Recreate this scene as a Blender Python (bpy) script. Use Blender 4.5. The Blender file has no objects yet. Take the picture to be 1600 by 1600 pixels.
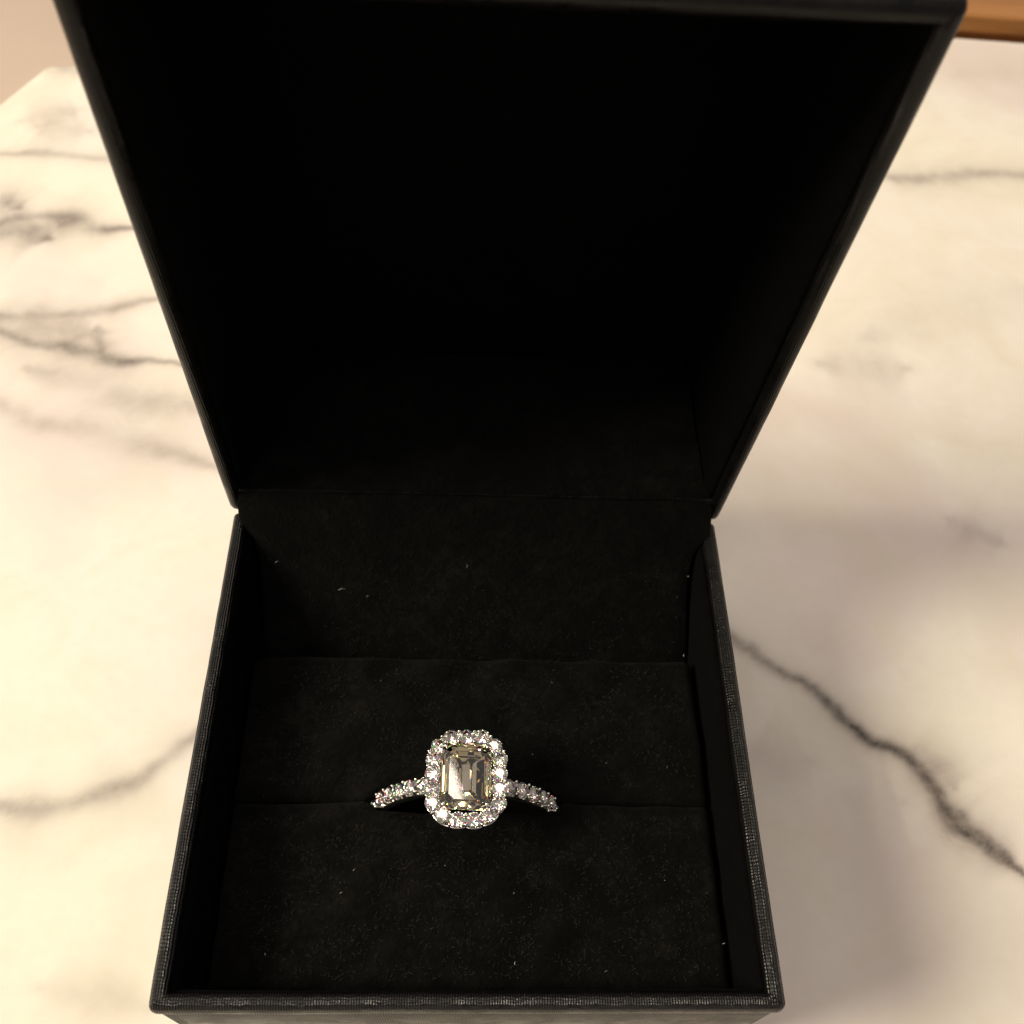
import bpy, bmesh, math, random
import numpy as np
from mathutils import Vector

# ------------------------------------------------------------------ camera, light, exposure
# All lengths below are written in millimetres and multiplied by MM. z = 0 is the marble.
MM = 0.001
scene = bpy.context.scene
col = scene.collection
random.seed(7)
rng = np.random.default_rng(7)

cam_data = bpy.data.cameras.new('camera')
cam = bpy.data.objects.new('camera', cam_data)
col.objects.link(cam)
scene.camera = cam
cam.location = (-0.7616 * MM, -14.907 * MM, 123.214 * MM)
cam.rotation_euler = (0.523820, -0.046121, -0.009023)
cam_data.sensor_width = 36.0
cam_data.lens = 36.0 * 1453.563 / 1600
cam_data.shift_x = 2.56 / 1600
cam_data.shift_y = 217.5 / 1600
cam_data.clip_start = 0.002
cam_data.clip_end = 30.0
cam_data.dof.use_dof = True
cam_data.dof.focus_distance = 0.100
cam_data.dof.aperture_fstop = 38.0

world = bpy.data.worlds.new('World')
scene.world = world
world.use_nodes = True
wbg = world.node_tree.nodes['Background']
wbg.inputs['Color'].default_value = (1.0, 0.875, 0.82, 1)
wbg.inputs['Strength'].default_value = 0.30


def area_lamp(name, loc, target, size, power, colour):
    d = bpy.data.lights.new(name, 'AREA')
    d.shape = 'DISK'
    d.size = size
    d.energy = power
    d.color = colour
    o = bpy.data.objects.new(name, d)
    col.objects.link(o)
    o.location = loc
    o.rotation_euler = (Vector(target) - Vector(loc)).to_track_quat('-Z', 'Y').to_euler()
    return o


# the room's lamp to the left, an added weaker fill behind the open lid, added overhead lights for the stones' sparkle
area_lamp('room_lamp', (-1.22, -0.12, 1.00), (0.0, 0.03, 0.02), 0.66, 30.0, (1.0, 0.90, 0.71))
area_lamp('back_fill', (-0.9, 1.15, 1.30), (0.0, 0.05, 0.02), 1.0, 8.0, (1.0, 0.88, 0.72))
for lx, ly, lz, size, power in ((0.02, 0.62, 1.95, 0.60, 5.2), (-0.40, -0.75, 1.9, 0.40, 3.0)):
    area_lamp('sparkle_light', (lx, ly, lz), (0.0, 0.03, 0.02), size, power, (1.0, 0.90, 0.80))

scene.view_settings.view_transform = 'Standard'
scene.view_settings.look = 'None'
scene.view_settings.exposure = 0.0
scene.view_settings.gamma = 1.0
scene.view_settings.use_curve_mapping = False
scene.cycles.max_bounces = 16
scene.cycles.transmission_bounces = 16
scene.cycles.glossy_bounces = 8
scene.cycles.sample_clamp_indirect = 0.0
scene.cycles.use_denoising = True


# ------------------------------------------------------------------ materials
class Nodes:
    def __init__(self, name):
        self.mat = bpy.data.materials.new(name)
        self.mat.use_nodes = True
        self.nt = self.mat.node_tree
        self.bsdf = self.nt.nodes['Principled BSDF']
        self.out = self.nt.nodes['Material Output']

    def new(self, kind, **kw):
        n = self.nt.nodes.new(kind)
        for k, v in kw.items():
            setattr(n, k, v)
        return n

    def put(self, sock, v):
        if isinstance(v, bpy.types.NodeSocket):
            self.nt.links.new(v, sock)
        else:
            sock.default_value = v

    def coords(self, scale=(1, 1, 1)):
        t = self.new('ShaderNodeTexCoord')
        m = self.new('ShaderNodeMapping')
        m.inputs['Scale'].default_value = scale
        self.nt.links.new(t.outputs['Object'], m.inputs['Vector'])
        return m.outputs['Vector']

    def noise(self, vec, scale, detail=4.0, rough=0.55, dist=0.0):
        n = self.new('ShaderNodeTexNoise')
        self.put(n.inputs['Vector'], vec)
        n.inputs['Scale'].default_value = scale
        n.inputs['Detail'].default_value = detail
        n.inputs['Roughness'].default_value = rough
        n.inputs['Distortion'].default_value = dist
        return n.outputs['Fac']

    def ramp(self, fac, stops):
        r = self.new('ShaderNodeValToRGB')
        self.put(r.inputs['Fac'], fac)
        e = r.color_ramp.elements
        while len(e) < len(stops):
            e.new(0.5)
        for el, (p, c) in zip(e, stops):
            el.position = p
            el.color = c if len(c) == 4 else (*c, 1)
        return r.outputs['Color']

    def mix(self, fac, a, b, blend='MIX'):
        m = self.new('ShaderNodeMix', data_type='RGBA', blend_type=blend)
        self.put(m.inputs[0], fac)
        self.put(m.inputs[6], a if isinstance(a, bpy.types.NodeSocket) else (*a, 1))
        self.put(m.inputs[7], b if isinstance(b, bpy.types.NodeSocket) else (*b, 1))
        return m.outputs[2]

    def math(self, op, a, b=0.0):
        m = self.new('ShaderNodeMath', operation=op)
        self.put(m.inputs[0], a)
        self.put(m.inputs[1], b)
        return m.outputs[0]

    def bump(self, height, strength, distance):
        b = self.new('ShaderNodeBump')
        b.inputs['Strength'].default_value = strength
        b.inputs['Distance'].default_value = distance
        self.put(b.inputs['Height'], height)
        self.nt.links.new(b.outputs['Normal'], self.bsdf.inputs['Normal'])
        return b

    def set(self, **kw):
        for k, v in kw.items():
            s = self.bsdf.inputs[k.replace('_', ' ')]
            if isinstance(v, tuple) and len(v) == 3:
                v = (*v, 1)
            self.put(s, v)


def marble():
    n = Nodes('cream_marble')
    v = n.coords()
    big = n.noise(v, 16.0, 3.0, 0.5, 0.6)
    mid = n.noise(v, 55.0, 4.0, 0.6, 0.8)
    fine = n.noise(v, 420.0, 5.0, 0.7)
    c = n.ramp(big, [(0.32, (0.73, 0.625, 0.575)), (0.47, (0.82, 0.757, 0.67)), (0.64, (0.84, 0.783, 0.655))])
    c = n.mix(n.ramp(mid, [(0.42, (0, 0, 0)), (0.75, (0.55, 0.55, 0.55))]), c, (0.72, 0.645, 0.49))
    haze = n.new('ShaderNodeAttribute', attribute_name='haze').outputs['Fac']
    vein = n.new('ShaderNodeAttribute', attribute_name='vein').outputs['Fac']
    hz = n.math('MULTIPLY', haze, n.math('ADD', n.math('MULTIPLY', n.noise(v, 150.0, 5.0, 0.65, 1.0), 1.5), 0.25))
    c = n.mix(hz, c, (0.36, 0.29, 0.255))
    vn = n.math('MULTIPLY', vein, n.math('ADD', n.math('MULTIPLY', fine, 1.6), 0.2))
    c = n.mix(vn, c, (0.085, 0.075, 0.06))
    c = n.mix(n.ramp(fine, [(0.35, (0.10, 0.10, 0.10)), (0.6, (0, 0, 0))]), c, (0.60, 0.52, 0.45))
    n.set(Base_Color=c, Roughness=0.42, Specular_IOR_Level=0.35)
    return n.mat


def leatherette(name, base, relief=0.85, spec=0.34):
    """black paper-covered board with a fine linen grain"""
    n = Nodes(name)
    v = n.coords()
    w = n.new('ShaderNodeTexWave', wave_type='BANDS', bands_direction='X')
    n.put(w.inputs['Vector'], v)
    w.inputs['Scale'].default_value = 1250.0
    w.inputs['Distortion'].default_value = 2.2
    w.inputs['Detail'].default_value = 3.0
    w.inputs['Detail Scale'].default_value = 0.6
    w2 = n.new('ShaderNodeTexWave', wave_type='BANDS', bands_direction='Y')
    n.put(w2.inputs['Vector'], v)
    w2.inputs['Scale'].default_value = 900.0
    w2.inputs['Distortion'].default_value = 5.0
    f = n.noise(v, 3000.0, 3.0, 0.6)
    patch = n.ramp(n.noise(v, 170.0, 4.0, 0.65), [(0.36, (0.15, 0.15, 0.15)), (0.70, (1, 1, 1))])
    h = n.math('ADD', n.math('MULTIPLY', w.outputs['Fac'], n.math('ADD', n.math('MULTIPLY', patch, 1.4), 0.1)), n.math('MULTIPLY', f, 0.5))
    h = n.math('ADD', h, n.math('MULTIPLY', w2.outputs['Fac'], 0.25))
    n.bump(h, relief, 0.00011)
    dirt = n.noise(v, 260.0, 5.0, 0.7)
    c = n.mix(n.ramp(dirt, [(0.45, (0, 0, 0)), (0.8, (0.6, 0.6, 0.6))]), base, tuple(x * 2.2 for x in base))
    n.set(Base_Color=c, Roughness=n.ramp(patch, [(0.3, (0.24, 0.24, 0.24)), (0.7, (0.42, 0.42, 0.42))]), Specular_IOR_Level=spec)
    return n.mat


def suede(name, base, hi, sheen=0.02):
    n = Nodes(name)
    v = n.coords()
    a = n.noise(v, 520.0, 6.0, 0.75, 1.2)
    b = n.noise(v, 2600.0, 3.0, 0.7)
    p = n.noise(v, 120.0, 4.0, 0.6, 0.8)
    c = n.mix(n.ramp(a, [(0.42, (0, 0, 0)), (0.78, (1, 1, 1))]), base, hi)
    c = n.mix(n.ramp(p, [(0.36, (0.85, 0.85, 0.85)), (0.62, (0, 0, 0))]), c, tuple(x * 0.55 for x in base))
    n.bump(n.math('ADD', n.math('MULTIPLY', a, 1.0), n.math('MULTIPLY', b, 0.45)), 0.9, 0.0005)
    n.set(Base_Color=c, Roughness=0.95, Specular_IOR_Level=0.06, Sheen_Weight=sheen, Sheen_Roughness=0.6,
          Sheen_Tint=(0.8, 0.75, 0.7))
    return n.mat


def metal(name, colour, rough):
    n = Nodes(name)
    v = n.coords()
    f = n.noise(v, 1800.0, 3.0, 0.6)
    n.bump(f, 0.25, 0.00004)
    n.set(Base_Color=colour, Metallic=1.0, Roughness=n.ramp(f, [(0.3, (rough * 0.7,) * 3), (0.7, (rough * 1.4,) * 3)]))
    return n.mat


def diamond(name, tint):
    """clear stone: a plain glass plus three of slightly different index for a little fire"""
    n = Nodes(name)
    n.nt.nodes.remove(n.bsdf)

    def glass(c, ior):
        g = n.new('ShaderNodeBsdfGlass')
        g.inputs['Color'].default_value = (*c, 1)
        g.inputs['Roughness'].default_value = 0.0
        g.inputs['IOR'].default_value = ior
        return g.outputs[0]

    prev = glass([0.86 * t for t in tint], 2.42)
    for i, ior in enumerate((2.395, 2.42, 2.45)):
        c = [0.0, 0.0, 0.0]
        c[i] = 0.14 * tint[i]
        a = n.new('ShaderNodeAddShader')
        n.nt.links.new(prev, a.inputs[0])
        n.nt.links.new(glass(c, ior), a.inputs[1])
        prev = a.outputs[0]
    n.nt.links.new(prev, n.out.inputs['Surface'])
    return n.mat


def pavilion(name, tint):
    """the underside facets of a stone, which throw the light back up"""
    n = Nodes(name)
    n.nt.nodes.remove(n.bsdf)
    g = n.new('ShaderNodeBsdfAnisotropic')
    g.inputs['Color'].default_value = (*tint, 1)
    g.inputs['Roughness'].default_value = 0.0
    n.nt.links.new(g.outputs[0], n.out.inputs['Surface'])
    return n.mat


def wood():
    n = Nodes('brown_wood')
    v = n.coords((1.0, 9.0, 9.0))
    g = n.noise(v, 14.0, 6.0, 0.65, 1.5)
    c = n.ramp(g, [(0.3, (0.26, 0.11, 0.03)), (0.55, (0.38, 0.165, 0.045)), (0.75, (0.44, 0.21, 0.065))])
    n.bump(g, 0.3, 0.0006)
    n.set(Base_Color=c, Roughness=0.42)
    return n.mat


def plain(name, colour, rough=0.8, var=0.12, scale=30.0):
    n = Nodes(name)
    v = n.coords()
    f = n.noise(v, scale, 5.0, 0.6)
    c = n.mix(f, tuple(x * (1 - var) for x in colour), tuple(min(1, x * (1 + var)) for x in colour))
    n.set(Base_Color=c, Roughness=rough)
    return n.mat


M = dict(
    marble=marble(),
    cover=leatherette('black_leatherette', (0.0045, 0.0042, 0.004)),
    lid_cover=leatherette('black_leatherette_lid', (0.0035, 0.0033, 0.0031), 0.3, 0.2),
    side=leatherette('black_leatherette_side_lit', (0.020, 0.0185, 0.017), 0.5),  # lighter copy: the marble's reflection on the sides put into the colour
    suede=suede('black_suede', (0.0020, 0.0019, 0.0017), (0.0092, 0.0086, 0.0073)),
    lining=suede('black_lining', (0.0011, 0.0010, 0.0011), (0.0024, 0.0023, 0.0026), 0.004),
    gold=metal('white_gold', (0.90, 0.87, 0.82), 0.13),
    diamond=diamond('clear_diamond', (1.0, 0.985, 0.95)),
    centre=diamond('warm_diamond', (1.0, 0.985, 0.93)),
    pavilion=pavilion('diamond_pavilion', (0.97, 0.96, 0.94)),
    centre_pavilion=pavilion('warm_diamond_pavilion', (0.99, 0.955, 0.83)),
    wood=wood(),
    floor=plain('beige_floor', (0.74, 0.59, 0.47), 0.75, 0.06, 8.0),
    cabinet=plain('painted_cabinet', (0.62, 0.55, 0.47), 0.6),
    fibre=plain('grey_lint', (0.42, 0.40, 0.38), 0.9),
    fuzz=plain('dark_fuzz', (0.017, 0.0155, 0.0135), 0.95),
)


# ------------------------------------------------------------------ helpers
def back_facets(o, mat):
    """give the facets below the girdle the returning pavilion material"""
    o.data.materials.append(M[mat])
    for p in o.data.polygons:
        if p.center.z < -0.04 * MM and p.normal.z < -0.05:
            p.material_index = 1
    return o


def mesh_object(name, verts, faces, mat, parent=None, smooth=True):
    me = bpy.data.meshes.new(name)
    me.from_pydata([(x * MM, y * MM, z * MM) for x, y, z in verts], [], faces)
    me.materials.append(M[mat])
    me.polygons.foreach_set('use_smooth', [smooth] * len(me.polygons))
    me.update()
    o = bpy.data.objects.new(name, me)
    col.objects.link(o)
    o.parent = parent
    return o


def recalc(o):
    bm = bmesh.new()
    bm.from_mesh(o.data)
    bmesh.ops.recalc_face_normals(bm, faces=bm.faces)
    bm.to_mesh(o.data)
    bm.free()
    return o


def empty(name, loc):
    o = bpy.data.objects.new(name, None)
    o.empty_display_size = 0.01
    col.objects.link(o)
    o.location = tuple(c * MM for c in loc)
    return o


def tag(o, label=None, category=None, kind=None, group=None):
    for k, v in (('label', label), ('category', category), ('kind', kind), ('group', group)):
        if v:
            o[k] = v
    return o


def lumps(n, seed, amp):
    """a smooth closed random wobble sampled n times"""
    r = np.random.default_rng(seed)
    t = np.linspace(0, 2 * np.pi, n, endpoint=False)
    s = np.zeros(n)
    for k in range(3, 60):
        s += r.normal() / k ** 0.8 * np.cos(k * t + r.uniform(0, 6.28))
    return s * amp / (np.abs(s).max() + 1e-9)


def rect_path(x0, x1, y0, y1, r, step=1.0, seg=6):
    """rounded rectangle as (corner-centre or side point, outward normal, radius) samples, anticlockwise"""
    out = []
    corners = [((x1 - r, y0 + r), -90), ((x1 - r, y1 - r), 0), ((x0 + r, y1 - r), 90), ((x0 + r, y0 + r), 180)]
    for i, ((cx, cy), a0) in enumerate(corners):
        for k in range(seg + 1):
            a = math.radians(a0 + 90 * k / seg)
            out.append((cx, cy, math.cos(a), math.sin(a), r))
        nx, ny = math.cos(math.radians(a0 + 90)), math.sin(math.radians(a0 + 90))
        (c2, _) = corners[(i + 1) % 4]
        ln = math.hypot(c2[0] - cx, c2[1] - cy)
        m = max(1, int(ln / step))
        for k in range(1, m):
            t = k / m
            out.append((cx + (c2[0] - cx) * t, cy + (c2[1] - cy) * t, nx, ny, r))
    return out


def sweep(path, profile, closed=True, wob=0.0, seed=1):
    """profile = [(outward offset, z)]; returns verts and quads around the path"""
    n, m = len(path), len(profile)
    w1, w2 = lumps(n, seed, wob), lumps(n, seed + 50, wob)
    verts, faces = [], []
    for i, (cx, cy, nx, ny, r) in enumerate(path):
        for j, (o, z) in enumerate(profile):
            d = max(r + o, 0.0) if r + o > 0 else (r + o)
            verts.append((cx + nx * (d + w1[i]), cy + ny * (d + w1[i]), z + w2[i] * 0.6))
    for i in range(n):
        for j in range(m if closed else m - 1):
            a, b = i * m + j, i * m + (j + 1) % m
            c, d = ((i + 1) % n) * m + (j + 1) % m, ((i + 1) % n) * m + j
            faces.append((a, d, c, b))
    return verts, faces


def box(x0, x1, y0, y1, z0, z1):
    v = [(x, y, z) for z in (z0, z1) for x, y in ((x0, y0), (x1, y0), (x1, y1), (x0, y1))]
    f = [(3, 2, 1, 0), (4, 5, 6, 7), (0, 1, 5, 4), (1, 2, 6, 5), (2, 3, 7, 6), (3, 0, 4, 7)]
    return v, f


def bevel(o, width, seg=3):
    b = o.modifiers.new('bevel', 'BEVEL')
    b.width = width * MM
    b.segments = seg
    b.limit_method = 'ANGLE'
    return o


# ------------------------------------------------------------------ the setting: marble, floor
# veins as they run through the slab, plus two smudges that are partly shade: centre lines in mm on the marble's top
VEINS = {
    'r_main': [ (20.0, 77.0), (27.0, 71.5), (33.5, 66.0), (39.1, 60.7), (40.9, 58.7), (44.4, 55.5), (47.3, 53.1), (51.0, 51.6), (54.0, 47.4), (56.7, 43.7), (59.3, 41.4), (63.6, 39.9), (65.4, 37.2), (66.9, 33.7), (67.5, 31.0), (68.8, 28.4), (71.9, 26.0), (74.8, 23.4), (77.3, 20.9), (83.2, 15.5) ],
    'r_blob': [ (67.0, 32.2), (68.1, 29.9), (70.1, 28.0), (72.7, 25.7), (75.6, 22.9) ],
    'r_branch': [ (63.8, 40.5), (66.7, 38.9), (68.9, 36.9), (69.7, 34.7) ],
    'r_up': [ (87.4, 180.7), (93.1, 180.2), (98.9, 179.8), (106.6, 181.5), (114.5, 183.4), (123.3, 182.7), (135.8, 184.7) ],
    'r_f1': [ (65.1, 120.6), (71.2, 120.5), (76.1, 120.0), (82.3, 120.0) ],
    'r_f2': [ (75.3, 128.1), (86.7, 133.6), (96.9, 137.9), (105.6, 140.5), (114.5, 143.5) ],
    'r_f3': [ (80.8, 83.9), (83.2, 82.1), (85.6, 80.8), (89.4, 78.4) ],
    'r_f4': [ (117.0, 222.6), (129.5, 226.4), (142.5, 226.0) ],
    'l_0': [ (-109.4, 174.7), (-101.8, 176.1), (-94.3, 177.7), (-87.4, 176.8), (-79.8, 175.9), (-75.1, 176.0) ],
    'l_00': [ (-100.9, 188.3), (-93.5, 191.7), (-89.0, 193.8) ],
    'l_01': [ (-96.4, 186.7), (-92.0, 185.6), (-85.2, 185.6) ],
    'l_1': [ (-102.3, 149.0), (-96.0, 153.4), (-94.0, 155.1), (-91.1, 156.1), (-87.2, 156.3), (-82.0, 156.4), (-79.8, 154.9), (-77.7, 152.6), (-74.5, 152.7), (-68.9, 153.9) ],
    'l_1b': [ (-100.9, 148.7), (-95.1, 150.2), (-92.4, 151.6), (-88.3, 150.6), (-85.2, 149.2) ],
    'l_1c': [ (-102.3, 158.1), (-97.5, 159.4), (-96.0, 160.5), (-93.5, 158.6) ],
    'l_1d': [ (-84.7, 154.8), (-82.9, 154.1), (-81.6, 155.4) ],
    'l_2': [ (-96.0, 126.4), (-89.1, 126.8), (-83.6, 126.8), (-79.0, 127.6), (-72.9, 128.0), (-69.1, 129.6), (-66.4, 130.8), (-63.7, 132.4), (-59.6, 133.1) ],
    'l_3': [ (-95.9, 126.3), (-88.1, 123.0), (-83.9, 120.7), (-79.2, 119.2), (-76.1, 119.7), (-72.9, 118.3), (-69.6, 117.6), (-67.1, 116.2), (-64.1, 115.7), (-61.4, 116.1), (-59.4, 116.5), (-52.5, 115.2) ],
    'l_3b': [ (-70.7, 124.8), (-70.5, 123.1), (-69.9, 120.8), (-68.1, 117.2) ],
    'l_3h': [ (-92.0, 124.6), (-86.0, 124.2), (-81.3, 123.7), (-75.4, 123.4), (-71.9, 123.0) ],
    'l_4': [ (-81.1, 113.5), (-74.6, 111.7), (-69.1, 110.0), (-64.7, 107.7), (-59.5, 106.0), (-54.3, 105.7), (-47.9, 104.3) ],
    'l_5': [ (-91.1, 109.2), (-83.3, 104.7), (-80.1, 102.7), (-76.1, 100.0), (-71.9, 99.8), (-66.9, 99.5), (-62.7, 97.6), (-57.6, 95.7), (-52.4, 94.6), (-47.0, 92.5), (-41.5, 90.4) ],
    'l_6': [ (-71.3, 32.0), (-64.2, 30.9), (-60.6, 30.2), (-56.6, 30.6), (-52.5, 32.0), (-49.7, 33.2), (-46.7, 34.1), (-44.3, 36.8), (-42.5, 38.7), (-40.3, 41.0), (-37.0, 44.6) ],
    'l_7': [ (-53.4, 7.0), (-49.3, 6.2), (-44.6, 5.7), (-39.7, 4.7) ],
    'l_e': [ (-100.4, 209.4), (-96.8, 209.7), (-91.7, 209.3) ],
    'r_s1': [ (40.3, 39.9), (44.2, 37.9), (49.0, 38.5) ],  # brown smudge, partly the box's shadow put into the colour
    'r_s2': [ (54.1, 33.1), (58.1, 31.9), (61.4, 32.2) ],  # pinkish smudge, partly painted-in shadow
}
# half-width mm, strength, soft (mauve haze) or dark (grey line)
STYLE = {
    'r_main': (0.95, 0.85, 0.75), 'r_blob': (1.75, 0.72, 0.75), 'r_branch': (1.6, 0.14, 0.5), 'r_up': (1.4, 0.22, 0.6),
    'r_f1': (2.4, 0.03, 0.36), 'r_f2': (4.0, 0.0, 0.26), 'r_f3': (1.4, 0.08, 0.34), 'r_f4': (3.0, 0.0, 0.15),
    'l_0': (1.0, 0.17, 0.5), 'l_00': (2.0, 0.03, 0.34), 'l_01': (2.2, 0.03, 0.32), 'l_1': (1.5, 0.50, 0.68),
    'l_1b': (2.8, 0.46, 0.75), 'l_1c': (2.3, 0.34, 0.58), 'l_1d': (2.4, 0.30, 0.58), 'l_2': (1.1, 0.32, 0.58),
    'l_3': (1.25, 0.60, 0.62), 'l_3b': (1.2, 0.45, 0.5), 'l_3h': (3.0, 0.10, 0.55), 'l_4': (2.3, 0.10, 0.46),
    'l_5': (2.1, 0.14, 0.52), 'l_6': (1.15, 0.30, 0.54), 'l_7': (1.6, 0.02, 0.30), 'l_e': (1.8, 0.10, 0.5),
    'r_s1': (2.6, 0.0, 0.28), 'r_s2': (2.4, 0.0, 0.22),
}


def fractal(points, levels=4, rough=0.085, seed=0):
    r = np.random.default_rng(seed)
    p = np.array(points, float)
    # smooth once, then displace midpoints
    q = [p[0]]
    for a, b in zip(p[:-1], p[1:]):
        q += [0.75 * a + 0.25 * b, 0.25 * a + 0.75 * b]
    q.append(p[-1])
    p = np.array(q)
    for _ in range(levels - 1):
        a, b = p[:-1], p[1:]
        d = b - a
        nrm = np.stack([-d[:, 1], d[:, 0]], 1)
        mid = (a + b) / 2 + nrm * r.normal(0, rough, (len(d), 1))
        out = np.empty((len(p) + len(mid), 2))
        out[0::2] = p
        out[1::2] = mid
        p = out
    return p


def build_marble():
    xs = np.concatenate([np.arange(-420, -125, 20), np.arange(-125, 150, 0.5), np.arange(150, 431, 20)])
    ys = np.concatenate([np.arange(-330, -5, 20), np.arange(-5, 252, 0.5)])
    nx, ny = len(xs), len(ys)
    X, Y = np.meshgrid(xs, ys)
    co = np.stack([X.ravel(), Y.ravel(), np.zeros(X.size)], 1) * MM
    idx = np.arange(nx * ny).reshape(ny, nx)
    quads = np.stack([idx[:-1, :-1], idx[:-1, 1:], idx[1:, 1:], idx[1:, :-1]], -1).reshape(-1, 4)
    me = bpy.data.meshes.new('marble_tabletop')
    me.vertices.add(len(co))
    me.vertices.foreach_set('co', co.ravel())
    me.loops.add(quads.size)
    me.loops.foreach_set('vertex_index', quads.ravel())
    me.polygons.add(len(quads))
    me.polygons.foreach_set('loop_start', np.arange(0, quads.size, 4))
    me.update(calc_edges=True)
    bm = bmesh.new()
    bm.from_mesh(me)
    # cut the slab's outline: the clipped left corner and the two back edges
    for a, b in (((-106.5, 194.0), (-99.8, 210.0)), ((-99.8, 210.0), (108.0, 241.6)), ((108.0, 241.6), (139.9, 239.8))):
        d = Vector((b[0] - a[0], b[1] - a[1], 0)).normalized()
        nrm = Vector((-d.y, d.x, 0))
        bmesh.ops.bisect_plane(bm, geom=bm.verts[:] + bm.edges[:] + bm.faces[:], dist=1e-7,
                               plane_co=Vector((a[0] * MM, a[1] * MM, 0)), plane_no=nrm, clear_outer=True)
    rim = [e for e in bm.edges if e.is_boundary]
    r = bmesh.ops.extrude_edge_only(bm, edges=rim)
    low = [v for v in r['geom'] if isinstance(v, bmesh.types.BMVert)]
    bmesh.ops.translate(bm, verts=low, vec=(0, 0, -0.020))
    bmesh.ops.recalc_face_normals(bm, faces=bm.faces)
    bm.to_mesh(me)
    bm.free()
    n = len(me.vertices)
    co = np.empty(n * 3)
    me.vertices.foreach_get('co', co)
    P = co.reshape(-1, 3)[:, :2] / MM
    vein, haze = np.zeros(n), np.zeros(n)
    for k, (name, pts) in enumerate(VEINS.items()):
        w, s, h = STYLE[name]
        line = fractal(pts, seed=k + 3)
        calm = fractal(pts, levels=1)
        pad = 12 + 8 * w
        lo, hi = line.min(0) - pad, line.max(0) + pad
        sel = np.where(((P > lo) & (P < hi)).all(1))[0]
        if not len(sel):
            continue
        Q = P[sel]

        def nearest(ln):
            best = np.full(len(Q), 1e9)
            along = np.zeros(len(Q))
            for i, (a, b) in enumerate(zip(ln[:-1], ln[1:])):
                d = b - a
                t = np.clip(((Q - a) @ d) / (d @ d + 1e-12), 0, 1)
                dist = np.hypot(*(Q - a - t[:, None] * d).T)
                m = dist < best
                best[m] = dist[m]
                along[m] = (i + t[m]) / (len(ln) - 1)
            return best, along

        best, _ = nearest(line)
        wide, along = nearest(calm)
        r = np.random.default_rng(k)

        def smooth_rand(lo_, hi_):
            g = np.interp(np.linspace(0, 1, 90), np.linspace(0, 1, 10), r.uniform(lo_, hi_, 10))
            g = np.convolve(np.pad(g, 6, 'edge'), np.ones(13) / 13, 'valid')
            return np.interp(along, np.linspace(0, 1, 90), g)

        mod = smooth_rand(0.55, 1.2)
        wid = w * smooth_rand(0.6, 1.4)
        e = np.clip(np.minimum(along, 1 - along) * 4, 0.0, 1.0)
        wid = wid * (0.25 + 0.75 * e * e * (3 - 2 * e))
        core = np.exp(-(best / wid) ** (4 if name == 'r_blob' else 2)) * mod * s
        soft = (0.6 * np.exp(-(best / (wid * 1.5)) ** 2) + 0.4 * np.exp(-(wide / (wid * 3.5)) ** 2)) * h * mod
        vein[sel] = np.maximum(vein[sel], core)
        haze[sel] = 1 - (1 - haze[sel]) * (1 - soft)
    for nm, arr in (('vein', vein), ('haze', haze)):
        at = me.attributes.new(nm, 'FLOAT', 'POINT')
        at.data.foreach_set('value', np.clip(arr, 0, 1).astype(np.float32))
    me.materials.append(M['marble'])
    o = bpy.data.objects.new('marble_tabletop', me)
    col.objects.link(o)
    return tag(o, 'cream marble tabletop with grey veins under the ring box', kind='structure')


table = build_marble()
v, f = box(-90, 380, -290, 190, -450, -20.5)
tag(mesh_object('table_plinth', v, f, 'cabinet', smooth=False), 'painted plinth carrying the marble tabletop', kind='structure')
v, f = box(-3000, 3000, -3000, 3000, -460, -450)
tag(mesh_object('floor', v, f, 'floor', smooth=False), 'plain beige floor beyond the marble', kind='structure')

# ------------------------------------------------------------------ wooden cabinet behind the marble
cabinet = tag(empty('wooden_cabinet', (260, 330, -450)), 'orange brown wooden cabinet standing behind the edge of the marble', 'cabinet')
cabinet.rotation_euler[2] = math.radians(-3.2)
v, f = box(-170, 200, -82, 200, 444.4, 449)
bevel(mesh_object('top_panel', v, f, 'wood', cabinet, smooth=False), 0.8)
v, f = box(-162, 192, -66, 192, 0, 444.2)
mesh_object('body', v, f, 'wood', cabinet, smooth=False)

# ------------------------------------------------------------------ ring box
BW, BD, BH = 30.0, 58.8, 30.0          # half width, depth, height of the base
ring_box = tag(empty('ring_box', (0, BD / 2, 0)), 'open black leatherette ring box with dark suede cushions standing on marble', 'ring box')


def put(name, vf, mat, parent, smooth=True, fix=True):
    """mesh given in world mm, parented below the box with its place kept"""
    o = mesh_object(name, vf[0], vf[1], mat, None, smooth)
    if fix:
        recalc(o)
    o.parent = parent
    o.matrix_parent_inverse = place(parent)
    return o


def place(parent):
    bpy.context.view_layer.update()
    return parent.matrix_world.inverted()


path = rect_path(-30.2, 30.2, -0.1, BD - 0.25, 0.6)
inner_o = -2.1
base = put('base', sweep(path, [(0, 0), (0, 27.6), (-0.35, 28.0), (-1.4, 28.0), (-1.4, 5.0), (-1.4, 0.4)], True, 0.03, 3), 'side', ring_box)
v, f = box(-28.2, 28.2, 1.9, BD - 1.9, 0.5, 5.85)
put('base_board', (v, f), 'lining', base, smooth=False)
rim_prof = [(-0.22, 27.95), (0.10, 28.1), (0.28, 28.5), (0.28, 29.0), (0.12, 29.55), (-0.22, 29.88), (-0.65, 30.0),
            (-1.1, 29.9), (-1.42, 29.6), (-1.55, 29.0), (-1.55, 27.95)]
rim = put('rim', sweep(path, rim_prof, True, 0.07, 9), 'cover', base)
lin_prof = [(-1.45, 6.9), (-1.45, 27.6), (-1.58, 28.9), (-1.85, 28.7), (-2.1, 27.5), (-2.3, 20), (-2.3, 6.9)]
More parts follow.
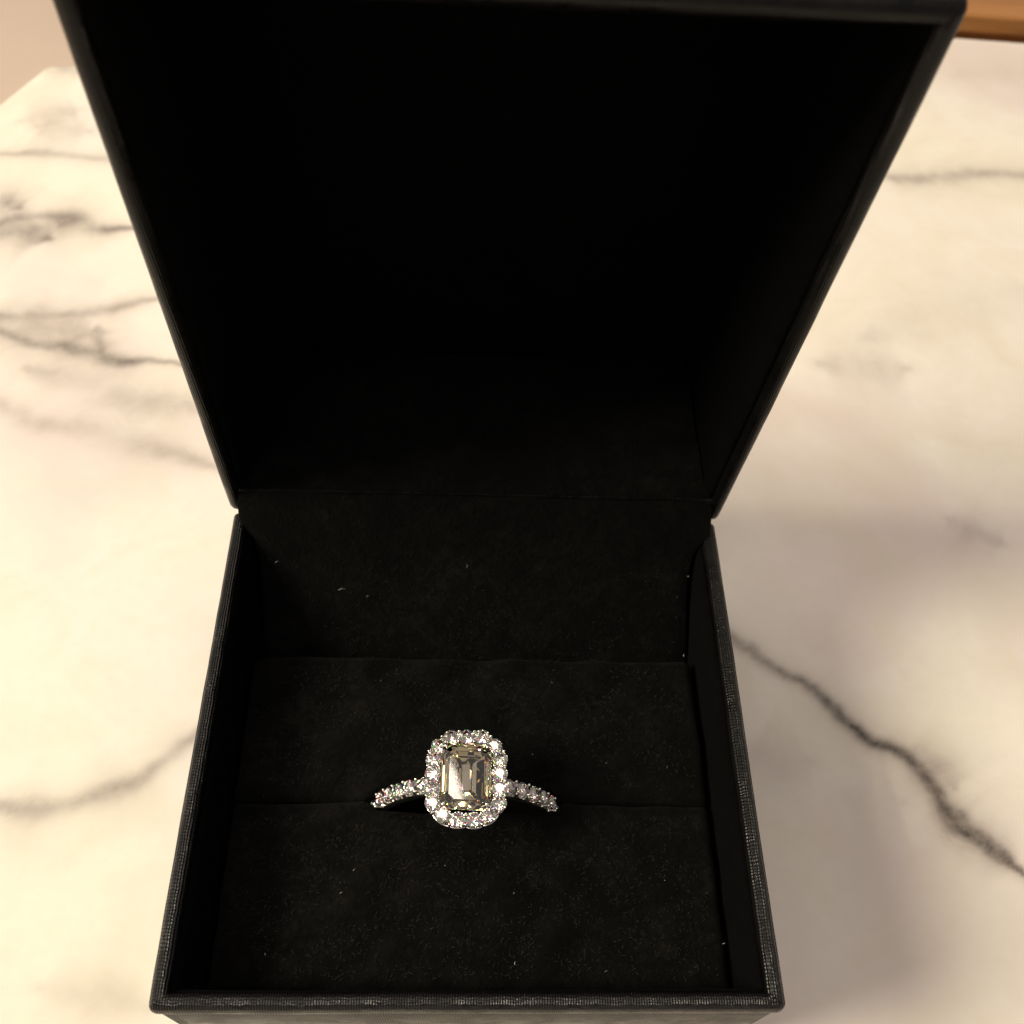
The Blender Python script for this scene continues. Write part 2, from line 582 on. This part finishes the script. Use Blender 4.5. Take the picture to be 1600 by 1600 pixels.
put('inner_lining', sweep(path, lin_prof, True, 0.12, 21), 'lining', base)

# lid: drawn with its opening towards +z, then stood up on the hinge
LW, LL, LDEP = 30.55, 62.2, 26.0
SHEAR = 0.0253
lid = empty('lid', (0, BD - 0.3, BH + 0.15))
lid.rotation_euler[0] = math.radians(4.8)
bpy.context.view_layer.update()
mwi = place(ring_box)
lid.parent = ring_box
lid.matrix_parent_inverse = mwi


def stand(vf):
    return [(x + SHEAR * y, -z, y) for x, y, z in vf[0]], vf[1]


lpath = rect_path(-LW, LW, -0.05, LL + 0.1, 0.6)


def lid_part(name, vf, mat, smooth=True):
    o = mesh_object(name, *stand(vf), mat, lid, smooth)
    return recalc(o)


lid_part('lid_shell', sweep(lpath, [(-0.1, -LDEP), (0, -LDEP + 0.8), (0, -2.2), (-0.3, -2.0), (-1.4, -2.0), (-1.4, -LDEP)], True, 0.03, 31), 'lid_cover')
v, f = box(-LW + 0.6, LW - 0.6, 0.6, LL - 0.6, -LDEP - 0.05, -LDEP + 1.5)
lid_part('lid_top_board', (v, f), 'lid_cover', False)
lr = [(o, z - 30.0) for o, z in rim_prof]
lid_part('lid_rim', sweep(lpath, lr, True, 0.05, 37), 'lid_cover')
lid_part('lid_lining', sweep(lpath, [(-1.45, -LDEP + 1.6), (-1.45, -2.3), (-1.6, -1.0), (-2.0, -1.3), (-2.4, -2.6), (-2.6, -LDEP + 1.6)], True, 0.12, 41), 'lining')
hs = [(BD - 0.24, 26.0), (BD + 0.10, 26.0), (BD + 0.10, 34.0), (BD - 0.1, 34.0)]
v = [(x, y, z) for x in (-29.6, 29.6) for y, z in hs]
put('hinge_strip', (v, [(0, 1, 2, 3), (7, 6, 5, 4), (0, 4, 5, 1), (1, 5, 6, 2), (2, 6, 7, 3), (3, 7, 4, 0)]), 'cover', ring_box, smooth=False)
# padded panel inside the lid
n1, n2 = 40, 40
pv, pf = [], []
for j in range(n2 + 1):
    for i in range(n1 + 1):
        x = -LW + 2.3 + (2 * LW - 4.6) * i / n1
        y = 2.3 + (LL - 4.6) * j / n2
        e = min(i, n1 - i, j, n2 - j) / 5.0
        pv.append((x, y, -LDEP + 1.7 + 1.6 * (1 - math.exp(-e * e))))
for j in range(n2):
    for i in range(n1):
        a = j * (n1 + 1) + i
        pf.append((a, a + 1, a + n1 + 2, a + n1 + 1))
lid_part('lid_panel', (pv, pf), 'lining')


# ------------------------------------------------------------------ cloth over the hinge, cushions
def cloth_hinge():
    prof = [(80, 36.6), (71, 35.7), (65.5, 35.2), (61.5, 34.7), (58.8, 33.8), (57.0, 32.2), (55.6, 29.9), (53.8, 27.0), (51.5, 24.8),
            (48.5, 22.6), (45.5, 20.4), (43.6, 18.6), (43.0, 16.0)]
    n = 60
    r = np.random.default_rng(4)
    ph = r.uniform(0, 6.28, 12)
    vs, fs = [], []
    # round the profile off, then resample it
    for _ in range(2):
        q = [prof[0]]
        for a, b in zip(prof[:-1], prof[1:]):
            q += [(0.75 * a[0] + 0.25 * b[0], 0.75 * a[1] + 0.25 * b[1]), (0.25 * a[0] + 0.75 * b[0], 0.25 * a[1] + 0.75 * b[1])]
        prof = q + [prof[-1]]
    t = np.linspace(0, len(prof) - 1, 40)
    py = np.interp(t, range(len(prof)), [p[0] for p in prof])
    pz = np.interp(t, range(len(prof)), [p[1] for p in prof])
    for j in range(40):
        half = np.interp(pz[j], [26.5, 29.2, 30.9], [27.1, 27.6, 29.2]) if py[j] < 57.8 else np.interp(py[j], [57.8, 59.5, 61, 76], [29.2, 28.9, 28.1, 27.9])
        for i in range(n + 1):
            s = -1 + 2 * i / n
            x = half * s - 0.02 * (py[j] - 58)
            e = 1 - abs(s)
            lift = -0.9 * math.exp(-(e / 0.035) ** 2) * float(np.interp(pz[j], [29.5, 31.5], [1.0, 0.1]))
            wr = 0.16 * math.sin(5 * s + 0.35 * py[j] + ph[0]) + 0.10 * math.sin(11 * s - 0.5 * py[j] + ph[1]) + 0.07 * math.sin(23 * s + 0.8 * py[j] + ph[2])
            vs.append((x, py[j] + wr * 0.5, pz[j] + wr * 0.7 + lift))
    for j in range(39):
        for i in range(n):
            a = j * (n + 1) + i
            fs.append((a, a + 1, a + n + 2, a + n + 1))
    o = put('hinge_cloth', (vs, fs), 'suede', ring_box, fix=False)
    return o


hinge = cloth_hinge()
RX, RY = -0.85, 23.35                   # where the ring stands


def slit(x):
    t = min(max((11.6 - abs(x - RX)) / 1.9, 0.0), 1.0)
    return 0.12 + 0.96 * t * t * (3 - 2 * t)


def cushion(name, y0, y1, ztop, roll0, roll1, slit_side, seed):
    x0, x1 = -27.3, 27.3
    nx, ny = 150, 64
    r = np.random.default_rng(seed)
    ph = r.uniform(0, 6.28, 20)
    fr = r.uniform(0.15, 1.3, (20, 2)) * r.choice([-1, 1], (20, 2))
    amp = 0.15 / (1 + 2.5 * np.hypot(fr[:, 0], fr[:, 1]))
    vs, fs = [], []

    def roll(d, rad):
        if d >= rad:
            return 0.0
        return rad - math.sqrt(max(rad * rad - (rad - d) ** 2, 0.0))
    for j in range(ny + 1):
        for i in range(nx + 1):
            u, w = i / nx, j / ny
            u = 0.5 - 0.5 * math.cos(math.pi * u) if True else u
            w = 0.5 - 0.5 * math.cos(math.pi * w)
            x = x0 + (x1 - x0) * u
            a, b = y0, y1
            if slit_side == 'front':
                a = y0 + slit(x) + 0.10 * math.sin(0.31 * x + ph[0])
            if slit_side == 'back':
                b = y1 - slit(x) + 0.10 * math.sin(0.27 * x + ph[1])
            y = a + (b - a) * w
            z = ztop - roll(y - a, roll0) - roll(b - y, roll1) - roll(x - x0, 1.1) - roll(x1 - x, 1.1)
            z += float(np.sum(amp * np.sin(fr[:, 0] * x + fr[:, 1] * y + ph)))
            # foam pushed up where the band goes in, pulled down along the slit between
            z += 0.75 * math.exp(-((abs(x - RX) - 11.2) / 1.9) ** 2 - ((y - 23.5) / 2.6) ** 2)
            z -= 0.30 * math.exp(-(abs(x - RX) / 7.0) ** 4 - ((y - 23.5) / 2.2) ** 2)
            z -= 0.12 * math.exp(-((y - 23.5 - 0.25 * abs(x - RX) + 3.4) / 0.5) ** 2 - ((abs(x - RX) - 14.5) / 3.5) ** 2)
            vs.append((x, y, z))
    for j in range(ny):
        for i in range(nx):
            a = j * (nx + 1) + i
            fs.append((a, a + 1, a + nx + 2, a + nx + 1))
    ring = [i for i in range(nx + 1)] + [j * (nx + 1) + nx for j in range(1, ny + 1)] + \
           [ny * (nx + 1) + i for i in range(nx - 1, -1, -1)] + [j * (nx + 1) for j in range(ny - 1, 0, -1)]
    k = len(vs)
    vs += [(vs[q][0], vs[q][1], 7.05) for q in ring]
    m = len(ring)
    for q in range(m):
        fs.append((ring[q], k + q, k + (q + 1) % m, ring[(q + 1) % m]))
    fs.append(tuple(k + q for q in reversed(range(m))))
    return put(name, (vs, fs), 'suede', ring_box)


cush_f = cushion('cushion', 3.0, 23.55, 21.9, 0.7, 0.75, 'back', 5)
tag(cush_f, 'front suede cushion before the slit')
cush_r = cushion('cushion', 23.55, 42.6, 22.1, 0.8, 1.0, 'front', 8)
tag(cush_r, 'rear suede cushion behind the slit')


def fuzz(parent, count, pick, seed):
    r = np.random.default_rng(seed)
    vs, fs = [], []
    for _ in range(count):
        x, y, z = pick(r)
        a = r.uniform(0, 6.283)
        ln, wd = r.uniform(0.12, 0.45), r.uniform(0.010, 0.022)
        dx, dy = math.cos(a), math.sin(a)
        b = r.uniform(-0.8, 0.8)
        ex, ey = x + ln * math.cos(a + b), y + ln * math.sin(a + b)
        mx, my = x + ln * 0.5 * dx, y + ln * 0.5 * dy
        k = len(vs)
        for px, py, pz in ((x, y, z - 0.03), (mx, my, z + r.uniform(0.04, 0.14)), (ex, ey, z + r.uniform(0.0, 0.16))):
            vs.append((px - dy * wd, py + dx * wd, pz))
            vs.append((px + dy * wd, py - dx * wd, pz))
        fs += [(k, k + 1, k + 3, k + 2), (k + 2, k + 3, k + 5, k + 4)]
    o = put('fuzz', (vs, fs), 'fuzz', parent, fix=False)
    return tag(o, kind='stuff')


fuzz(cush_f, 3000, lambda r: (r.uniform(-26, 26), r.uniform(3.8, 21.8), 21.95), 1)
fuzz(cush_r, 2300, lambda r: (r.uniform(-26, 26), r.uniform(25.2, 41.4), 22.15), 2)


def on_hinge(r):
    y = r.uniform(44, 62)
    return r.uniform(-26, 26), y, float(np.interp(y, [43.6, 45.5, 48.5, 51.5, 53.8, 55.6, 57.0, 58.8, 61.0, 64.5], [18.6, 20.4, 22.6, 24.8, 27.0, 29.0, 30.8, 32.2, 33.2, 34.0]))


fuzz(hinge, 2200, on_hinge, 3)

# ------------------------------------------------------------------ diamond ring
ring = tag(empty('diamond_ring', (RX, RY, 5.9)), 'white gold ring with emerald cut diamond in a halo standing in the cushion slit', 'ring')
ring.rotation_euler[2] = math.radians(-0.8)
RO, RI, BANDH = 11.2, 9.65, 0.95       # outer and inner radius, half width of the band
CZ = RO                                # ring centre above its lowest point
bpy.context.view_layer.update()


def ring_part(name, vf, mat, parent=ring, smooth=True, fix=True):
    o = mesh_object(name, vf[0], vf[1], mat, parent, smooth)
    if fix:
        recalc(o)
    return o


def build_band():
    prof = [(RI, -0.8), (RI - 0.1, 0.0), (RI, 0.8), (RI + 0.4, BANDH), (RO - 0.55, BANDH), (RO - 0.42, BANDH - 0.12),
            (RO - 0.42, -BANDH + 0.12), (RO - 0.55, -BANDH), (RI + 0.4, -BANDH)]
    n, m = 120, len(prof)
    vs, fs = [], []
    for i in range(n):
        a = 2 * math.pi * i / n
        for r_, y in prof:
            vs.append((r_ * math.sin(a), y, CZ + r_ * math.cos(a)))
    for i in range(n):
        for j in range(m):
            fs.append((i * m + j, i * m + (j + 1) % m, ((i + 1) % n) * m + (j + 1) % m, ((i + 1) % n) * m + j))
    return ring_part('band', (vs, fs), 'gold', smooth=False)


band = build_band()


def brilliant(R, name):
    """round brilliant, girdle at z = 0"""
    vs, fs = [], []
    T = [len(vs) + k for k in range(8)]
    vs += [(0.56 * R * math.cos(k * math.pi / 4), 0.56 * R * math.sin(k * math.pi / 4), 0.33 * R) for k in range(8)]
    B = [8 + k for k in range(8)]
    vs += [(0.80 * R * math.cos((k + .5) * math.pi / 4), 0.80 * R * math.sin((k + .5) * math.pi / 4), 0.21 * R) for k in range(8)]
    G = [16 + k for k in range(16)]
    vs += [(R * math.cos(k * math.pi / 8), R * math.sin(k * math.pi / 8), 0.03 * R) for k in range(16)]
    H = [32 + k for k in range(16)]
    vs += [(R * math.cos(k * math.pi / 8), R * math.sin(k * math.pi / 8), -0.03 * R) for k in range(16)]
    L = [48 + k for k in range(8)]
    vs += [(0.24 * R * math.cos((k + .5) * math.pi / 4), 0.24 * R * math.sin((k + .5) * math.pi / 4), -0.67 * R) for k in range(8)]
    C = 56
    vs.append((0, 0, -0.87 * R))
    fs.append(tuple(T))
    for k in range(8):
        k1 = (k + 1) % 8
        fs += [(T[k], B[k], T[k1]), (T[k], B[k - 1], G[2 * k]), (T[k], G[2 * k], B[k]),
               (B[k], G[2 * k], G[2 * k + 1]), (B[k], G[2 * k + 1], G[(2 * k + 2) % 16]),
               (L[k], H[2 * k + 1], H[2 * k]), (L[k], H[(2 * k + 2) % 16], H[2 * k + 1]),
               (C, L[k], H[2 * k]), (C, H[2 * k], L[k - 1])]
    for k in range(16):
        fs.append((G[k], H[k], H[(k + 1) % 16], G[(k + 1) % 16]))
    o = mesh_object(name, vs, fs, 'diamond', ring, smooth=False)
    return back_facets(recalc(o), 'pavilion')


HZ = 23.95                              # halo girdle height above the ring's lowest point
# halo path: rounded rectangle through the stone centres
HPW, HPL, HPR = 3.60, 4.76, 2.0
NH = 17


def halo_point(s):
    """s in 0..1 round the clipped-corner halo -> x, y, outward angle"""
    sx, sy, q = 2 * (HPW - HPR), 2 * (HPL - HPR), HPR * math.sqrt(2)
    per = 2 * (sx + sy) + 4 * q
    d = (s % 1.0) * per
    segs = [('l', (HPR - HPW, -HPL), (1, 0), sx, -90), ('c', (HPW - HPR, HPR - HPL), None, q, -90), ('l', (HPW, HPR - HPL), (0, 1), sy, 0),
            ('c', (HPW - HPR, HPL - HPR), None, q, 0), ('l', (HPW - HPR, HPL), (-1, 0), sx, 90), ('c', (HPR - HPW, HPL - HPR), None, q, 90),
            ('l', (-HPW, HPL - HPR), (0, -1), sy, 180), ('c', (HPR - HPW, HPR - HPL), None, q, 180)]
    for kind, p, dr, ln, a0 in segs:
        if d <= ln:
            if kind == 'l':
                return p[0] + dr[0] * d, p[1] + dr[1] * d, math.radians(a0)
            t = d / ln                                  # a clipped corner, slightly bowed
            a, b = math.radians(a0), math.radians(a0 + 90)
            m = math.radians(a0 + 45)
            bow = 0.22 * math.sin(math.pi * t)
            return (p[0] + HPR * (math.cos(a) * (1 - t) + math.cos(b) * t) + bow * math.cos(m),
                    p[1] + HPR * (math.sin(a) * (1 - t) + math.sin(b) * t) + bow * math.sin(m), math.radians(a0 + 90 * t))
        d -= ln
    return halo_point(0.0)


def halo_frame():
    """tray of white gold below the halo stones, its edge scalloped stone by stone"""
    n = NH * 12
    prof = [(-0.80, -1.10), (-0.80, -0.90), (-0.66, -0.80), (0.56, -0.80), (0.76, -0.60), (0.86, -0.66), (0.82, -1.00), (0.60, -1.40), (-0.50, -1.40)]
    vs, fs = [], []
    m = len(prof)
    for i in range(n):
        x, y, a = halo_point(i / n)
        sc = 0.16 * abs(math.sin(math.pi * (i / 12))) - 0.20
        for o, z in prof:
            oo = o + (sc if o > 0.4 else 0)
            vs.append((x + oo * math.cos(a), y + oo * math.sin(a), HZ + z))
    for i in range(n):
        for j in range(m):
            fs.append((i * m + j, i * m + (j + 1) % m, ((i + 1) % n) * m + (j + 1) % m, ((i + 1) % n) * m + j))
    return ring_part('halo_frame', (vs, fs), 'gold')


frame = halo_frame()


def bead(vs, fs, c, axis, r, ln):
    """a little claw: short post with a round head along axis"""
    ax = Vector(axis).normalized()
    t = ax.orthogonal().normalized()
    b = ax.cross(t)
    prof = [(r * 0.85, -ln), (r * 0.9, -ln * 0.4), (r, 0.0), (r * 0.72, r * 0.7)]
    k = len(vs)
    n = 7
    for rr, h in prof:
        for i in range(n):
            a = 2 * math.pi * i / n
            p = Vector(c) + ax * h + (t * math.cos(a) + b * math.sin(a)) * rr
            vs.append(tuple(p))
    vs.append(tuple(Vector(c) + ax * r))
    for j in range(3):
        for i in range(n):
            fs.append((k + j * n + i, k + j * n + (i + 1) % n, k + (j + 1) * n + (i + 1) % n, k + (j + 1) * n + i))
    for i in range(n):
        fs.append((k + 3 * n + i, k + 3 * n + (i + 1) % n, len(vs) - 1))


proto = brilliant(0.87, 'halo_stone')
bv, bf = [], []
for i in range(NH):
    x, y, a = halo_point((i + 0.5) / NH)
    s = proto if i == 0 else proto.copy()
    if i:
        col.objects.link(s)
    s.location = (x * MM, y * MM, HZ * MM)
    tilt = random.uniform(-0.10, 0.12)
    # each stone leans a touch outward and is turned its own way
    s.rotation_mode = 'QUATERNION'
    from mathutils import Quaternion
    q = Quaternion((-math.sin(a), math.cos(a), 0), tilt) @ Quaternion((1, 0, 0), random.uniform(-0.07, 0.07)) @ Quaternion((0, 0, 1), random.uniform(0, 0.8))
    s.rotation_quaternion = q
    x2, y2, a2 = halo_point(i / NH)
    for o in (-0.60, 0.60):
        bead(bv, bf, (x2 + o * math.cos(a2), y2 + o * math.sin(a2), HZ + 0.10), (0.1 * math.cos(a2), 0.1 * math.sin(a2), 1), 0.18, 0.85)
tag(ring_part('bead_claws', (bv, bf), 'gold', frame), kind='stuff')

# shoulder stones down both sides of the band
sproto = brilliant(0.80, 'shoulder_stone')
bv, bf = [], []
first = True
for side in (-1, 1):
    for k in range(6):
        ang = side * (0.43 + k * 0.150)
        s = sproto if first else sproto.copy()
        if not first:
            col.objects.link(s)
        first = False
        rr = RO + 0.28
        s.location = (rr * math.sin(ang) * MM, 0, (CZ + rr * math.cos(ang)) * MM)
        s.rotation_mode = 'QUATERNION'
        s.rotation_quaternion = Quaternion((0, 1, 0), ang) @ Quaternion((1, 0, 0), random.uniform(-0.08, 0.08)) @ Quaternion((0, 0, 1), random.uniform(0, 0.8))
        am = ang + side * 0.075
        ax = (math.sin(am), 0, math.cos(am))
        for y in (-0.72, 0.72):
            bead(bv, bf, ((RO + 0.26) * math.sin(am), y, CZ + (RO + 0.26) * math.cos(am)), (ax[0], y * 0.25, ax[2]), 0.23, 0.65)
tag(ring_part('bead_claws', (bv, bf), 'gold', band), kind='stuff')


def emerald():
    """step cut stone with clipped corners, keel along its length"""
    hw, hl, cut = 2.72, 3.78, 0.80
    lev = [(0.80, 0.86), (0.46, 0.40), (0.05, 0.0), (-0.05, 0.0), (-0.95, 0.75), (-1.75, 1.62), (-2.15, 2.30)]
    vs, fs = [], []
    for z, ins in lev:
        w, l = hw - ins, hl - ins
        c = max(cut - ins * 0.30, 0.06)
        c = min(c, w * 0.9)
        for x, y in ((w - c, -l), (w, -l + c), (w, l - c), (w - c, l), (-w + c, l), (-w, l - c), (-w, -l + c), (-w + c, -l)):
            vs.append((x, y, z))
    fs.append(tuple(range(8)))
    for j in range(len(lev) - 1):
        for i in range(8):
            fs.append((j * 8 + i, (j + 1) * 8 + i, (j + 1) * 8 + (i + 1) % 8, j * 8 + (i + 1) % 8))
    k = (len(lev) - 1) * 8
    fs.append(tuple(k + i for i in reversed(range(8))))
    o = ring_part('centre_stone', (vs, fs), 'centre', smooth=False)
    back_facets(o, 'centre_pavilion')
    o.location = (0, 0, (HZ + 0.28) * MM)
    o.rotation_euler = (TILT[0], TILT[1], 0)
    return o


TILT = (0.015, 0.085)
centre = emerald()
tag(centre, 'large emerald cut centre diamond')


def tube(pts, rad, n=10):
    vs, fs = [], []
    for i, p in enumerate(pts):
        a = Vector(pts[max(i - 1, 0)])
        b = Vector(pts[min(i + 1, len(pts) - 1)])
        d = (b - a).normalized()
        t = d.cross(Vector((0.3, 0.9, 0.2))).normalized()
        u = d.cross(t)
        for k in range(n):
            g = 2 * math.pi * k / n
            vs.append(tuple(Vector(p) + (t * math.cos(g) + u * math.sin(g)) * rad[i]))
    for i in range(len(pts) - 1):
        for k in range(n):
            fs.append((i * n + k, i * n + (k + 1) % n, (i + 1) * n + (k + 1) % n, (i + 1) * n + k))
    fs.append(tuple(range(n)))
    fs.append(tuple((len(pts) - 1) * n + k for k in reversed(range(n))))
    return vs, fs


for sx in (-1, 1):
    for sy in (-1, 1):
        pts = [(sx * 1.3, sy * 0.9, HZ - 3.4), (sx * 1.9, sy * 2.1, HZ - 2.4), (sx * 2.40, sy * 3.44, HZ - 0.9), (sx * 2.44, sy * 3.48, HZ + 0.42),
               (sx * 2.30, sy * 3.32, HZ + 0.74), (sx * 2.10, sy * 3.10, HZ + 0.82)]
        ring_part('claw', tube(pts, [0.30, 0.28, 0.26, 0.24, 0.22, 0.10]), 'gold')
# gallery rail under the halo
gp = []
for i in range(40):
    a = 2 * math.pi * i / 40
    gp.append((2.1 * math.cos(a), 2.5 * math.sin(a), HZ - 2.35))
gp.append(gp[0])
ring_part('gallery_rail', tube(gp, [0.28] * 41, 8), 'gold')

# ------------------------------------------------------------------ lint on the cushions
def lint():
    r = np.random.default_rng(12)
    vs, fs = [], []
    spots = [(-16.9, 50.6, 24.7, 0.85, 0.2, .07), (26.8, 51.9, 27.2, 0.18, 0.8, .11), (3.6, 55.5, 29.6, 0.2, 0.1, .10), (-5.4, 28.6, 22.3, .22, .3, .1), (6.9, 29.4, 22.3, .16, 1.0, .07),
             (-14.2, 13.0, 22.05, .3, .5, .06), (-21.6, 6.5, 22.0, .3, 1.9, .06), (4.6, 5.6, 22.05, .35, 1.3, .07), (-18.6, 8.5, 22.0, .5, .9, .05),
             (4.5, 13.0, 22.1, .25, 1.2, .06), (27.0, 7.6, 22.4, .3, .4, .08), (-13, 15.5, 22.1, .3, .8, .06), (-24.8, 52.8, 27.3, .5, .6, .06), (-13.6, 50.0, 24.2, .5, .7, .04),
             (-1.2, 53.0, 26.9, .5, 1.4, .04), (26.3, 43.0, 22.6, .3, 1.2, .07)]
    for _ in range(12):
        spots.append((r.uniform(-24, 26), r.uniform(4, 41), 22.2, r.uniform(.12, .4), r.uniform(0, 3.1), r.uniform(.018, .035)))
    for x, y, z, ln, a, w in spots:
        k = len(vs)
        c, s = math.cos(a), math.sin(a)
        bend = r.uniform(-0.25, 0.25) * ln
        pts = [(-ln / 2, 0), (0, bend), (ln / 2, 0)]
        for px, py in pts:
            cx, cy = x + px * c - py * s, y + px * s + py * c
            for dx, dz in ((w / 2, 0.0), (-w / 2, 0.0), (0.0, w * 0.7)):
                vs.append((cx - s * dx, cy + c * dx, z + dz))
        for j in range(2):
            for q in range(3):
                fs.append((k + 3 * j + q, k + 3 * j + (q + 1) % 3, k + 3 * j + 3 + (q + 1) % 3, k + 3 * j + 3 + q))
        fs += [(k, k + 2, k + 1), (k + 6, k + 7, k + 8)]
    o = mesh_object('lint', vs, fs, 'fibre')
    return tag(o, 'pale specks of lint scattered over the black suede', kind='stuff')


lint()
